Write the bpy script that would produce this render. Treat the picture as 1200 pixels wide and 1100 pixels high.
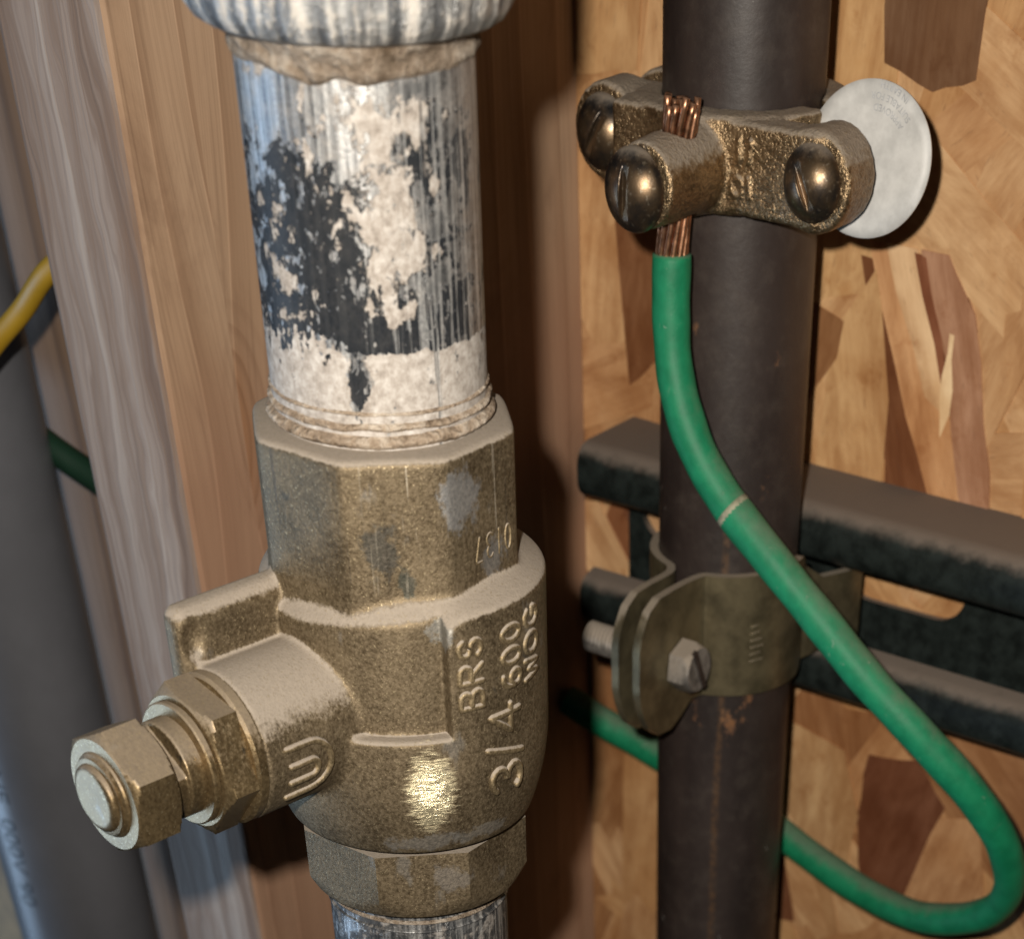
import bpy, bmesh, math, random
import numpy as np
from mathutils import Matrix, Vector, Euler

for o in list(bpy.data.objects):
    bpy.data.objects.remove(o)
sc = bpy.context.scene
C = sc.collection
MM = 0.001
Z0 = 1.2                      # height of the valve centre above the floor, metres
rad = math.radians

def W(x, y, z):               # scene millimetres -> world metres
    return Vector((x * MM, y * MM, z * MM + Z0))

# ------------------------------------------------------------------ camera, light, exposure
cam = bpy.data.cameras.new('camera')
cam.sensor_width = 36.0
cam.lens = 2140 / 1200 * 36
cam.shift_x = (600 - 751) / 1200
cam.shift_y = (1933 - 550) / 1200
cam.clip_start = 0.01
cam.clip_end = 50
cam.dof.use_dof = True
cam.dof.focus_distance = 0.256
cam.dof.aperture_fstop = 33
cam_o = bpy.data.objects.new('camera', cam)
cam_o.location = W(180, -357, 110)
cam_o.rotation_euler = Euler((rad(90 - 51.2), 0, rad(35.7)))
C.objects.link(cam_o)
sc.camera = cam_o

world = bpy.data.worlds.new('World')
sc.world = world
world.use_nodes = True
world.node_tree.nodes['Background'].inputs[0].default_value = (0.62, 0.70, 0.85, 1)
world.node_tree.nodes['Background'].inputs[1].default_value = 0.007

def lamp(name, kind, loc, energy, color, target=None, **kw):
    l = bpy.data.lights.new(name, kind)
    l.energy = energy
    l.color = color
    for k, v in kw.items():
        setattr(l, k, v)
    o = bpy.data.objects.new(name, l)
    o.location = loc
    if target is not None:
        o.rotation_euler = (Vector(target) - Vector(loc)).to_track_quat('-Z', 'Y').to_euler()
    C.objects.link(o)
    return o

# the phone's torch, a finger's width beside the lens
lamp('phone_torch', 'SPOT', W(161, -361, 124), 6.6, (1.0, 0.92, 0.81), target=W(-32, -60, 24), shadow_soft_size=0.0032, spot_size=rad(70), spot_blend=1.0)
# daylight from an open door off to the left
lamp('doorway_daylight', 'AREA', W(-850, -640, -260), 5.4, (0.50, 0.72, 1.0), target=W(0, -161, 0),
     shape='RECTANGLE', size=0.42, size_y=0.55)

sc.view_settings.view_transform = 'Standard'
sc.view_settings.look = 'None'
sc.view_settings.exposure = 0.0
sc.view_settings.gamma = 1.0
sc.cycles.max_bounces = 6
sc.cycles.diffuse_bounces = 2
try:
    sc.cycles.use_denoising = True
except Exception:
    pass

# ------------------------------------------------------------------ node helper
class NT:
    def __init__(s, name):
        s.m = bpy.data.materials.new(name)
        s.m.use_nodes = True
        s.t = s.m.node_tree
        s.b = s.t.nodes['Principled BSDF']
        s.tc = s.t.nodes.new('ShaderNodeTexCoord')
        s.obj = s.tc.outputs['Object']
    def put(s, sock, v):
        if isinstance(v, bpy.types.NodeSocket):
            s.t.links.new(v, sock)
        elif isinstance(v, (tuple, list)):
            sock.default_value = (*v, 1) if (len(v) == 3 and len(sock.default_value) == 4) else v
        else:
            sock.default_value = v
    def math(s, op, a, b=None, c=None, clamp=False):
        n = s.t.nodes.new('ShaderNodeMath'); n.operation = op; n.use_clamp = clamp
        s.put(n.inputs[0], a)
        if b is not None: s.put(n.inputs[1], b)
        if c is not None: s.put(n.inputs[2], c)
        return n.outputs[0]
    def add(s, a, b): return s.math('ADD', a, b)
    def mul(s, a, b): return s.math('MULTIPLY', a, b)
    def map(s, v, a, b, c=0.0, d=1.0, smooth=True):
        n = s.t.nodes.new('ShaderNodeMapRange')
        n.interpolation_type = 'SMOOTHSTEP' if smooth else 'LINEAR'
        for i, q in enumerate((v, a, b, c, d)): s.put(n.inputs[i], q)
        return n.outputs[0]
    def vscale(s, v, sx, sy, sz, rot=(0, 0, 0), loc=(0, 0, 0)):
        n = s.t.nodes.new('ShaderNodeMapping')
        s.put(n.inputs['Vector'], v)
        n.inputs['Scale'].default_value = (sx, sy, sz)
        n.inputs['Rotation'].default_value = rot
        n.inputs['Location'].default_value = loc
        return n.outputs[0]
    def noise(s, v, scale, detail=4, rough=0.55, dist=0.0, color=False):
        n = s.t.nodes.new('ShaderNodeTexNoise')
        s.put(n.inputs['Vector'], v)
        n.inputs['Scale'].default_value = scale
        n.inputs['Detail'].default_value = detail
        n.inputs['Roughness'].default_value = rough
        n.inputs['Distortion'].default_value = dist
        return n.outputs['Color' if color else 'Fac']
    def voro(s, v, scale, feature='F1', out='Distance', rnd=1.0):
        n = s.t.nodes.new('ShaderNodeTexVoronoi'); n.feature = feature
        s.put(n.inputs['Vector'], v)
        n.inputs['Scale'].default_value = scale
        n.inputs['Randomness'].default_value = rnd
        return n.outputs[out]
    def mix(s, f, a, b, mode='MIX'):
        n = s.t.nodes.new('ShaderNodeMix'); n.data_type = 'RGBA'; n.blend_type = mode
        s.put(n.inputs[0], f); s.put(n.inputs[6], a); s.put(n.inputs[7], b)
        return n.outputs[2]
    def mixf(s, f, a, b):
        n = s.t.nodes.new('ShaderNodeMix'); n.data_type = 'FLOAT'
        s.put(n.inputs[0], f); s.put(n.inputs[2], a); s.put(n.inputs[3], b)
        return n.outputs[0]
    def ramp(s, f, stops):
        n = s.t.nodes.new('ShaderNodeValToRGB')
        e = n.color_ramp.elements
        while len(e) < len(stops): e.new(0.5)
        for el, (p, c) in zip(e, stops):
            el.position = p; el.color = (*c, 1)
        s.put(n.inputs[0], f)
        return n.outputs[0]
    def sep(s, v):
        n = s.t.nodes.new('ShaderNodeSeparateXYZ'); s.put(n.inputs[0], v); return n.outputs
    def comb(s, x, y, z):
        n = s.t.nodes.new('ShaderNodeCombineXYZ')
        for i, q in enumerate((x, y, z)): s.put(n.inputs[i], q)
        return n.outputs[0]
    def normal_z(s):
        g = s.t.nodes.new('ShaderNodeNewGeometry')
        return s.sep(g.outputs['Normal'])[2]
    def point(s):
        return s.t.nodes.new('ShaderNodeNewGeometry').outputs['Pointiness']
    def bump(s, h, strength=0.5, dist=0.0002, prev=None):
        n = s.t.nodes.new('ShaderNodeBump')
        n.inputs['Strength'].default_value = strength
        n.inputs['Distance'].default_value = dist
        s.put(n.inputs['Height'], h)
        if prev is not None: s.put(n.inputs['Normal'], prev)
        return n.outputs[0]
    def out(s, color=None, rough=None, metal=None, normal=None, spec=None, coat=None):
        if color is not None: s.put(s.b.inputs['Base Color'], color)
        if rough is not None: s.put(s.b.inputs['Roughness'], rough)
        if metal is not None: s.put(s.b.inputs['Metallic'], metal)
        if spec is not None: s.put(s.b.inputs['Specular IOR Level'], spec)
        if normal is not None: s.put(s.b.inputs['Normal'], normal)
        if coat is not None: s.put(s.b.inputs['Coat Weight'], coat)
        return s.m

DUST = (0.265, 0.225, 0.182)

# ------------------------------------------------------------------ materials
def mat_brass(name, a=(0.075, 0.053, 0.028), b=(0.175, 0.128, 0.066), dust=1.0, grain=2000, bump=0.35,
              rough=(0.42, 0.62), film=0.34, polish=None, spots=(), scratch=False, metal=0.82, bdist=0.00028):
    n = NT(name)
    v = n.obj
    big = n.noise(v, 120, 4, 0.6)
    fine = n.noise(v, grain, 3, 0.7)
    sp = n.noise(v, grain * 1.6, 2, 0.6)
    col = n.mix(n.map(n.add(n.mul(big, 0.45), n.mul(fine, 0.55)), 0.30, 0.70), a, b)
    col = n.mix(n.mul(n.map(sp, 0.62, 0.70), 0.6), col, (0.52, 0.43, 0.27))       # bright grains
    # dark green-black tarnish blotches
    blot = n.map(n.noise(v, 170, 5, 0.65, 0.6), 0.64, 0.72)
    col = n.mix(n.mul(blot, 0.7), col, (0.028, 0.03, 0.026))
    grey = n.map(n.noise(n.vscale(v, 1, 1, 0.6, loc=(3, 1, 2)), 140, 5, 0.6), 0.62, 0.70)
    col = n.mix(n.mul(grey, 0.35), col, (0.30, 0.30, 0.29))
    wn = n.noise(v, 380, 6, 0.7)
    for (px, py, pz), (ra, rz), pc, ps in spots:
        vm = n.t.nodes.new('ShaderNodeVectorMath'); vm.operation = 'DISTANCE'
        n.put(vm.inputs[0], n.vscale(v, 1, 1, ra / rz)); vm.inputs[1].default_value = (px * MM, py * MM, pz * MM * ra / rz)
        col = n.mix(n.mul(n.map(n.add(n.mul(vm.outputs['Value'], 1000 / ra), n.mul(n.add(wn, -0.5), 3.2)), 1.15, 0.7), ps), col, pc)
    if scratch:
        xs_, ys_, zs_ = n.sep(v)
        sk = n.mul(n.map(n.noise(n.vscale(v, 900, 900, 30), 1, 4, 0.6), 0.60, 0.66), n.mul(n.map(zs_, 0.0135, 0.015), n.map(xs_, 0.008, 0.015)))
        col = n.mix(n.mul(sk, 0.75), col, (0.50, 0.45, 0.36))
        sk2 = n.mul(n.map(n.noise(n.vscale(v, 700, 700, 24, loc=(2, 2, 2)), 1, 4, 0.6), 0.62, 0.68), n.map(zs_, 0.0135, 0.015))
        col = n.mix(n.mul(sk2, 0.6), col, (0.035, 0.028, 0.02))
    # settled dust on whatever faces up, a thin film elsewhere
    nz = n.normal_z()
    dn = n.add(nz, n.add(n.mul(n.add(n.noise(v, 420, 5, 0.7), -0.5), 0.45), n.mul(n.add(fine, -0.5), 0.5)))
    d = n.map(dn, 0.22, 0.60)
    ff = n.mul(n.map(n.add(n.mul(big, 0.35), n.mul(fine, 0.65)), 0.22, 0.82), film)
    d = n.mul(n.math('MAXIMUM', d, ff), dust)
    d = n.mul(d, n.map(sp, 0.68, 0.60, 0.55, 1.0))
    dcol = n.mix(fine, tuple(0.78 * q for q in DUST), tuple(min(1, 1.2 * q) for q in DUST))
    col2 = n.mix(d, col, dcol)
    r = n.mixf(fine, rough[0], rough[1])
    if polish:
        (px, py, pz), pr = polish
        vm = n.t.nodes.new('ShaderNodeVectorMath'); vm.operation = 'DISTANCE'
        n.put(vm.inputs[0], n.vscale(v, 1, 1, 0.62)); vm.inputs[1].default_value = (px * MM, py * MM, pz * MM * 0.62)
        st = n.noise(n.vscale(v, 420, 420, 2300), 1, 5, 0.68)
        pm = n.map(n.add(n.mul(vm.outputs['Value'], 1000 / pr), n.mul(n.add(st, -0.5), 1.8)), 1.15, 0.55)
        col2 = n.mix(n.mul(pm, 0.95), col2, (0.95, 0.84, 0.56))  # rubbed brass, colour lightened to strengthen the glint
        d = n.mul(d, n.math('SUBTRACT', 1.0, pm))
        r = n.mixf(pm, r, 0.30)
    r = n.mixf(d, r, 0.92)
    h = n.add(n.mul(fine, 0.7), n.mul(sp, 0.5))
    nm = n.bump(h, bump, bdist)
    if polish:
        nm = n.bump(n.mul(st, pm), 0.6, 0.0006, nm)
    return n.out(col2, r, n.mul(n.math('SUBTRACT', 1.0, d), metal), nm)

def mat_screw(name):
    n = NT(name)
    v = n.obj
    f = n.noise(v, 420, 6, 0.7)
    b = n.noise(v, 130, 3, 0.55)
    col = n.mix(n.map(n.add(n.mul(b, 0.7), n.mul(f, 0.3)), 0.40, 0.60), (0.036, 0.038, 0.042), (0.155, 0.105, 0.062))
    col = n.mix(n.mul(n.map(n.noise(v, 1500, 3, 0.6), 0.58, 0.72), 0.6), col, (0.36, 0.30, 0.22))
    d = n.mul(n.map(n.add(n.normal_z(), n.mul(f, 0.4)), 0.75, 1.1), 0.7)
    col = n.mix(d, col, DUST)
    return n.out(col, n.mixf(d, n.mixf(f, 0.24, 0.44), 0.9), n.mul(n.math('SUBTRACT', 1.0, d), 0.85),
                 n.bump(f, 0.25, 0.0002))

def mat_pipe(name, paint=True):
    """zinc pipe: remains of black paint, cream dust flakes, long scratches (local axes: pipe axis = z)"""
    n = NT(name)
    x, y, z = n.sep(n.obj)
    ang = n.math('ARCTAN2', y, x)                               # viewer side is about -47.5 deg
    s = n.mul(n.add(ang, rad(47.5)), 13.35 * MM)                # arc length, metres
    u = n.comb(s, 0.0, z)
    zmm = n.mul(z, 1000.0)
    smm = n.mul(s, 1000.0)
    def blob(s0, z0, ws, wz, amp):
        a = n.mul(n.add(smm, -s0), 1 / ws); b = n.mul(n.add(zmm, -z0), 1 / wz)
        e = n.math('EXPONENT', n.mul(n.add(n.mul(a, a), n.mul(b, b)), -1.0))
        return n.mul(e, amp)
    big = n.noise(u, 210, 8, 0.68, 0.4)
    mid = n.noise(n.vscale(u, 1.3, 1, 0.75, loc=(0.3, 0, 0.2)), 430, 6, 0.6)
    fine = n.noise(u, 2200, 4, 0.65)
    streak = n.noise(n.vscale(u, 1500, 1, 40), 1, 5, 0.62)
    streak2 = n.noise(n.vscale(u, 620, 1, 14, loc=(4, 0, 1)), 1, 4, 0.6)
    zinc = n.mix(n.map(streak, 0.40, 0.62), (0.06, 0.063, 0.068), (0.58, 0.58, 0.57))
    zinc = n.mix(n.map(fine, 0.3, 0.75), zinc, (0.24, 0.245, 0.25))
    # black paint, thickest in a band that ends in a clean lower edge
    edge = n.map(n.add(zmm, n.mul(n.add(n.add(mid, big), -1.0), n.map(smm, -3, -8, 2.5, 26))), 38.5, 38.9)
    band = n.mul(edge, n.map(n.add(zmm, n.mul(n.add(mid, -0.5), 9)), 60.5, 54))
    bk = n.add(n.add(n.mul(big, 1.15), n.mul(mid, 0.35)), n.add(n.mul(band, 0.13), n.add(blob(-8, 46, 8, 8, 0.20), n.add(blob(9, 57, 8, 4.0, 0.17), blob(9, 44.5, 6, 5, 0.15)))))
    bk = n.add(bk, n.add(n.add(blob(-2.5, 35.4, 1.7, 3.2, 0.36), blob(2, 40.5, 9, 2.2, 0.22)), n.add(blob(14, 46, 8, 20, -0.12), n.mul(n.math('SUBTRACT', 1.0, edge), -0.12))))
    black = n.map(bk, 0.86, 0.89)
    if not paint:
        black = n.mul(n.map(big, 0.38, 0.50), 0.9)
    chips = n.map(n.noise(n.vscale(u, 1, 1, 0.7, loc=(1, 0, 4)), 620, 6, 0.66), 0.57, 0.60)
    black = n.mul(black, n.math('SUBTRACT', 1.0, chips))
    scr = n.mul(n.map(streak, 0.52, 0.58), n.map(smm, -3, 8))
    black = n.mul(black, n.math('SUBTRACT', 1.0, n.mul(scr, 0.9)))
    # cream flakes of dust and primer
    cr = n.add(n.add(big, n.mul(mid, 0.55)), n.add(blob(2.5, 49, 4.5, 8.0, 0.21), blob(1, 60, 3.5, 5, 0.16)))
    cr = n.add(cr, n.add(n.mul(n.math('SUBTRACT', 1.0, edge), 0.30), n.add(blob(-9, 44, 3.0, 7, 0.07), blob(-2.5, 35.4, 1.7, 3.4, -0.42))))
    cr = n.add(cr, n.add(blob(18, 44, 7, 40, -0.14), blob(0, 40.2, 9, 1.6, -0.18)))
    cr = n.add(cr, n.mul(n.add(fine, -0.5), 0.16))
    cream = n.map(cr, 0.865, 0.90) if paint else n.mul(n.map(n.add(big, n.mul(mid, 0.55)), 0.80, 0.92), 0.6)
    cream = n.mul(cream, n.math('SUBTRACT', 1.0, n.mul(n.map(streak2, 0.60, 0.64), n.map(smm, 3, 9))))
    specks = n.map(n.noise(n.vscale(u, 1, 1, 1, loc=(2, 0, 7)), 800, 4, 0.6), 0.66, 0.70)
    cream = n.mul(cream, n.math('SUBTRACT', 1.0, n.mul(specks, 0.85)))
    dark = n.mix(fine, (0.005, 0.0062, 0.008), (0.016, 0.019, 0.024))
    col = n.mix(n.mul(black, 0.97), zinc, dark)
    ccol = n.ramp(n.noise(u, 700, 7, 0.75), [(0.30, (0.15, 0.125, 0.105)), (0.48, (0.33, 0.295, 0.262)), (0.74, (0.58, 0.555, 0.525))])
    col = n.mix(n.mul(cream, 0.95), col, ccol)
    film = n.mul(n.map(n.noise(u, 420, 7, 0.75), 0.42, 0.68), 0.55)
    film = n.mul(film, n.math('SUBTRACT', 1.0, n.mul(black, 0.9)))
    film = n.mul(film, n.math('SUBTRACT', 1.0, cream))
    col = n.mix(film, col, (0.30, 0.275, 0.25))
    nonmet = n.math('MAXIMUM', n.math('MAXIMUM', cream, black), film)
    h = n.add(n.add(n.mul(cream, 0.9), n.mul(black, 0.30)), n.add(n.mul(fine, 0.40), n.mul(streak, 0.55)))
    r = n.mixf(cream, n.mixf(black, n.mixf(streak, 0.32, 0.55), 0.42), 0.9)
    return n.out(col, r, n.mul(n.math('SUBTRACT', 1.0, nonmet), 0.75), n.bump(h, 0.6, 0.00022), spec=n.mixf(black, 0.5, 0.10))

def mat_coupling(name):
    n = NT(name)
    v = n.obj
    x, y, z = n.sep(v)
    ang = n.math('ARCTAN2', y, x)
    u = n.comb(n.mul(ang, 0.018), 0.0, z)
    st = n.noise(n.vscale(u, 420, 1, 45), 1, 4, 0.6)
    f = n.noise(v, 900, 5, 0.7)
    col = n.mix(n.map(st, 0.38, 0.62), (0.10, 0.105, 0.112), (0.46, 0.46, 0.45))
    col = n.mix(n.map(f, 0.5, 0.7), col, (0.40, 0.37, 0.33))
    d = n.map(n.add(st, n.mul(f, 0.5)), 0.74, 0.92)
    col = n.mix(d, col, (0.50, 0.465, 0.42))
    return n.out(col, n.mixf(d, 0.38, 0.85), n.mul(n.math('SUBTRACT', 1.0, d), 0.6), n.bump(n.add(st, n.mul(f, 0.7)), 0.9, 0.0008))

def mat_crud(name, k=1.0):
    n = NT(name)
    v = n.obj
    f = n.noise(v, 600, 6, 0.7)
    big = n.noise(v, 170, 4, 0.6)
    c = n.ramp(n.add(n.mul(f, 0.6), n.mul(big, 0.4)), [(0.36, tuple(k * q for q in (0.10, 0.070, 0.045))), (0.49, tuple(k * q for q in (0.25, 0.195, 0.145))), (0.66, tuple(min(.7, k * q) for q in (0.47, 0.415, 0.35)))])
    return n.out(c, 0.92, 0.0, n.bump(n.add(f, n.mul(big, 1.2)), 1.0, 0.0016), spec=0.2)

def mat_iron(name):
    n = NT(name)
    v = n.obj
    big = n.noise(n.vscale(v, 1, 1, 0.35), 60, 5, 0.6)
    f = n.noise(v, 700, 5, 0.65)
    col = n.mix(n.map(big, 0.3, 0.7), (0.018, 0.013, 0.012), (0.036, 0.026, 0.023))
    rust = n.map(n.add(n.noise(n.vscale(v, 1, 1, 0.6, loc=(1, 2, 0)), 75, 6, 0.7), n.mul(f, 0.18)), 0.72, 0.80)
    col = n.mix(n.mul(rust, 0.8), col, (0.20, 0.085, 0.028))
    x, y, z = n.sep(v)
    run = n.math('ABSOLUTE', n.add(n.mul(n.math('ARCTAN2', y, x), 13.35), n.add(rad(60) * 13.35, n.mul(n.add(big, -0.5), 3))))
    runm = n.mul(n.mul(n.map(run, 1.0, 0.2), n.map(z, -0.016, -0.024)), n.map(f, 0.35, 0.6))
    col = n.mix(n.mul(runm, 0.35), col, (0.16, 0.08, 0.03))
    fl = n.map(n.noise(n.vscale(v, 1, 1, 0.55, loc=(5, 1, 3)), 230, 5, 0.72), 0.695, 0.715)
    col = n.mix(n.mul(fl, 0.6), col, (0.42, 0.40, 0.38))
    dl = n.mul(n.map(n.noise(v, 190, 5, 0.7), 0.45, 0.75), 0.07)
    col = n.mix(dl, col, DUST)
    r = n.mixf(n.math('MAXIMUM', rust, fl), n.mixf(f, 0.34, 0.52), 0.85)
    return n.out(col, r, 0.0, n.bump(n.add(f, n.mul(fl, 0.6)), 0.16, 0.00025), spec=0.55)

def mat_wood(name, base, dark, light, ring=150.0, grain_axis='z', red=0.0, knot=None, weather=0.0):
    n = NT(name)
    x, y, z = n.sep(n.obj)
    if knot:
        ky, kz, kr = knot
        dy = n.add(y, -ky * MM); dz = n.add(z, -kz * MM)
        d2 = n.add(n.mul(dy, dy), n.mul(n.mul(dz, dz), 0.14))
        e = n.math('EXPONENT', n.mul(d2, -1 / (kr * MM) ** 2))
        y = n.add(y, n.mul(e, n.mul(n.math('SIGN', dy), 0.006)))
    v = n.comb(x, y, z)
    warp = n.noise(n.vscale(v, 26, 26, 3.2), 1, 3, 0.55)
    rr = n.math('SQRT', n.add(n.mul(n.add(x, 0.09), n.add(x, 0.09)), n.mul(n.add(y, 0.05), n.add(y, 0.05))))
    ringc = n.add(n.mul(rr, ring), n.mul(warp, 2.6))
    fr = n.math('FRACT', ringc)
    late = n.mul(n.map(fr, 0.45, 0.93), n.map(fr, 1.0, 0.95))
    fib = n.noise(n.vscale(v, 1400, 1400, 26), 1, 4, 0.65)
    bigv = n.noise(n.vscale(v, 20, 20, 9), 1, 4, 0.6)
    col = n.mix(n.map(bigv, 0.3, 0.7), base, light)
    col = n.mix(n.mul(late, 0.5), col, dark)
    col = n.mix(n.mul(n.map(fib, 0.45, 0.75), 0.40), col, tuple(0.55 * q for q in dark))
    if red:
        rm = n.map(n.add(z, n.mul(n.add(bigv, -0.5), 0.03)), 0.012, -0.016)
        col = n.mix(n.mul(rm, red), col, (0.30, 0.165, 0.105))
        kd = n.math('SQRT', n.add(n.mul(n.add(y, 0.098), n.add(y, 0.098)), n.mul(n.mul(n.add(z, 0.006), n.add(z, 0.006)), 0.30)))
        kn = n.add(n.mul(kd, 1000.0), n.mul(n.add(bigv, -0.5), 5.0))
        col = n.mix(n.mul(n.map(kn, 9, 3), 0.55), col, (0.30, 0.135, 0.055))
        kr_ = n.math('FRACT', n.mul(kn, 0.55))
        col = n.mix(n.mul(n.mul(n.map(kr_, 0.4, 0.9), n.map(kn, 13, 6)), 0.35), col, (0.15, 0.07, 0.035))
    sm = n.noise(n.vscale(v, 55, 55, 22, loc=(2, 3, 1)), 1, 6, 0.68, 0.8)
    col = n.mix(n.mul(n.map(sm, 0.50, 0.70), 0.45), col, (0.15, 0.082, 0.050))
    if weather:
        col = n.mix(weather, col, n.mix(late, (0.15, 0.125, 0.108), (0.038, 0.028, 0.023)))
    return n.out(col, n.mixf(fib, 0.55, 0.75), 0.0, n.bump(n.add(n.mul(late, 0.8), n.mul(fib, 0.5)), 0.35, 0.0004), spec=0.3)

def mat_strand(name):
    """one wood strand: its own colour comes from the object colour, grain runs along its length"""
    n = NT(name)
    oi = n.t.nodes.new('ShaderNodeObjectInfo')
    v = n.obj
    rnd = n.mul(oi.outputs['Random'], 7.0)
    v2 = n.comb(n.add(n.sep(v)[0], rnd), n.sep(v)[1], n.add(n.sep(v)[2], rnd))
    g = n.noise(n.vscale(v2, 40, 200, 620), 1, 6, 0.65, 0.6)
    b = n.noise(n.vscale(v2, 45, 60, 130), 1, 5, 0.65, 0.8)
    pores = n.map(n.noise(n.vscale(v2, 260, 300, 1500), 1, 3, 0.6), 0.60, 0.72)
    k = n.add(n.mul(g, 0.45), n.mul(b, 1.15))
    c = n.mix(n.map(k, 0.55, 1.05), n.mix(1.0, oi.outputs['Color'], (0.74, 0.63, 0.54), 'MULTIPLY'),
              n.mix(1.0, oi.outputs['Color'], (1.12, 1.11, 1.08), 'MULTIPLY'))
    gp = n.t.nodes.new('ShaderNodeNewGeometry').outputs['Position']
    stain = n.noise(gp, 38, 5, 0.62, 0.5)                    # resin and dirt that run across the strands
    c = n.mix(n.mul(n.map(stain, 0.40, 0.62), 0.8), c, (0.80, 0.70, 0.60), 'MULTIPLY')
    c = n.mix(n.mul(n.map(n.noise(gp, 150, 5, 0.7), 0.56, 0.72), 0.7), c, (0.74, 0.62, 0.52), 'MULTIPLY')
    c = n.mix(n.mul(pores, 0.30), c, (0.14, 0.07, 0.04))
    return n.out(c, n.mixf(g, 0.36, 0.52), 0.0, n.bump(n.add(g, n.mul(b, 0.5)), 0.30, 0.0003), spec=0.42)

def mat_simple(name, col, rough=0.5, metal=0.0, var=0.25, scale=300, dust=0.0, bump=0.2, spec=0.5, dlim=(0.35, 0.75), dcol=DUST, damp=0.7):
    n = NT(name)
    v = n.obj
    f = n.noise(v, scale, 5, 0.65)
    c = n.mix(n.map(f, 0.3, 0.7), tuple(q * (1 - var) for q in col), tuple(min(1, q * (1 + var)) for q in col))
    r = n.mixf(f, rough * 0.85, min(1, rough * 1.15))
    m = metal
    if dust:
        d = n.mul(n.map(n.add(n.normal_z(), n.mul(n.add(n.noise(v, 260, 5, 0.7), -0.5), damp)), dlim[0], dlim[1]), dust)
        c = n.mix(d, c, dcol)
        r = n.mixf(d, r, 0.92)
        m = n.mul(n.math('SUBTRACT', 1.0, d), metal) if metal else 0.0
    return n.out(c, r, m, n.bump(f, bump, 0.0002), spec=spec)

M_valve = mat_brass('cast_brass', scratch=True, spots=[
    ((16.3, -2.2, 23.5), (3.4, 3.0), (0.27, 0.275, 0.28), 0.8), ((16.0, 3.5, 15.8), (2.2, 2.4), (0.26, 0.265, 0.27), 0.6),
    ((11.8, -11.8, 19.0), (2.2, 3.2), (0.030, 0.032, 0.028), 0.85), ((13.6, -9.6, 15.0), (1.2, 2.0), (0.02, 0.03, 0.024), 0.85),
    ((17.4, -8.0, 10.5), (1.8, 2.2), (0.30, 0.31, 0.30), 0.6), ((14.0, -10.5, -17.2), (4.5, 1.3), (0.30, 0.29, 0.27), 0.55),
    ((17.0, -3.0, -17.0), (4.0, 1.2), (0.30, 0.29, 0.27), 0.5), ((14.5, -6.0, -24.0), (3.2, 2.2), (0.25, 0.235, 0.22), 0.5)],
    polish=((16.6, -10.6, -9.6), 3.4))
M_letter = mat_brass('raised_brass', a=(0.13, 0.095, 0.052), b=(0.33, 0.25, 0.135), film=0.25, bump=0.3)
M_nut = mat_brass('machined_brass', a=(0.13, 0.088, 0.044), b=(0.24, 0.17, 0.080), film=0.30, dust=0.55, rough=(0.28, 0.42), bump=0.14)
M_clamp = mat_brass('rough_bronze', a=(0.15, 0.10, 0.055), b=(0.38, 0.27, 0.155), grain=1300, bump=1.0, film=0.06, rough=(0.26, 0.46), metal=0.9, dust=0.85, bdist=0.0004)
M_screw = mat_screw('blackened_bronze')
M_pipe = mat_pipe('flaking_zinc_pipe')
M_pipe2 = mat_pipe('zinc_pipe', paint=False)
M_coup = mat_coupling('galvanised_fitting')
M_crud = mat_crud('dried_joint_compound')
M_paste = mat_crud('pale_thread_paste', 1.5)
M_iron = mat_iron('black_iron')
M_plank = mat_wood('pine_board', (0.38, 0.245, 0.155), (0.25, 0.145, 0.085), (0.47, 0.33, 0.225), ring=105, red=0.7, knot=(-100, -10, 14))
def mat_weathered(name):
    n = NT(name)
    v = n.obj
    w = n.noise(n.vscale(v, 60, 60, 14), 1, 4, 0.6)
    x, y, z = n.sep(v)
    v2 = n.comb(n.add(x, n.mul(w, 0.014)), y, z)
    st = n.noise(n.vscale(v2, 190, 190, 3.6), 1, 5, 0.60, 0.35)
    fi = n.noise(n.vscale(v2, 1500, 1500, 30), 1, 4, 0.65)
    c = n.ramp(st, [(0.30, (0.13, 0.082, 0.058)), (0.45, (0.21, 0.148, 0.112)), (0.55, (0.30, 0.238, 0.20)), (0.68, (0.44, 0.38, 0.335))])
    c = n.mix(n.mul(n.map(fi, 0.45, 0.75), 0.4), c, (0.12, 0.085, 0.065))
    bl = n.noise(n.vscale(v, 90, 90, 30, loc=(1, 2, 0)), 1, 5, 0.65)
    c = n.mix(n.mul(n.map(bl, 0.52, 0.70), 0.5), c, (0.20, 0.12, 0.075))
    return n.out(c, 0.75, 0.0, n.bump(n.add(st, n.mul(fi, 0.4)), 0.6, 0.0008), spec=0.25)
M_plank_edge = mat_weathered('weathered_edge')
M_stud = mat_wood('brown_stud', (0.20, 0.13, 0.085), (0.10, 0.06, 0.04), (0.26, 0.17, 0.11), ring=140)
M_strand = mat_strand('wood_strand')
M_osb = mat_simple('osb_resin_bed', (0.30, 0.19, 0.09), 0.6, var=0.4, scale=90)
M_strut = mat_simple('black_green_steel', (0.012, 0.016, 0.015), 0.38, 0.0, 0.5, 320, dust=0.85, bump=0.25, spec=0.35, dcol=(0.19, 0.152, 0.125), dlim=(0.3, 0.95), damp=0.75)
M_strap = mat_simple('yellow_zinc_steel', (0.165, 0.138, 0.082), 0.38, 0.7, 0.35, 160, dust=0.8, bump=0.12, dlim=(0.4, 0.8))
M_bolt = mat_simple('dusty_zinc_bolt', (0.20, 0.185, 0.17), 0.5, 0.5, 0.5, 420, dust=0.9, dlim=(0.0, 0.5))
M_copper = mat_simple('bare_copper', (0.40, 0.21, 0.125), 0.36, 0.95, 0.45, 700, dust=0.3, dlim=(0.3, 1.0))
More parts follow.
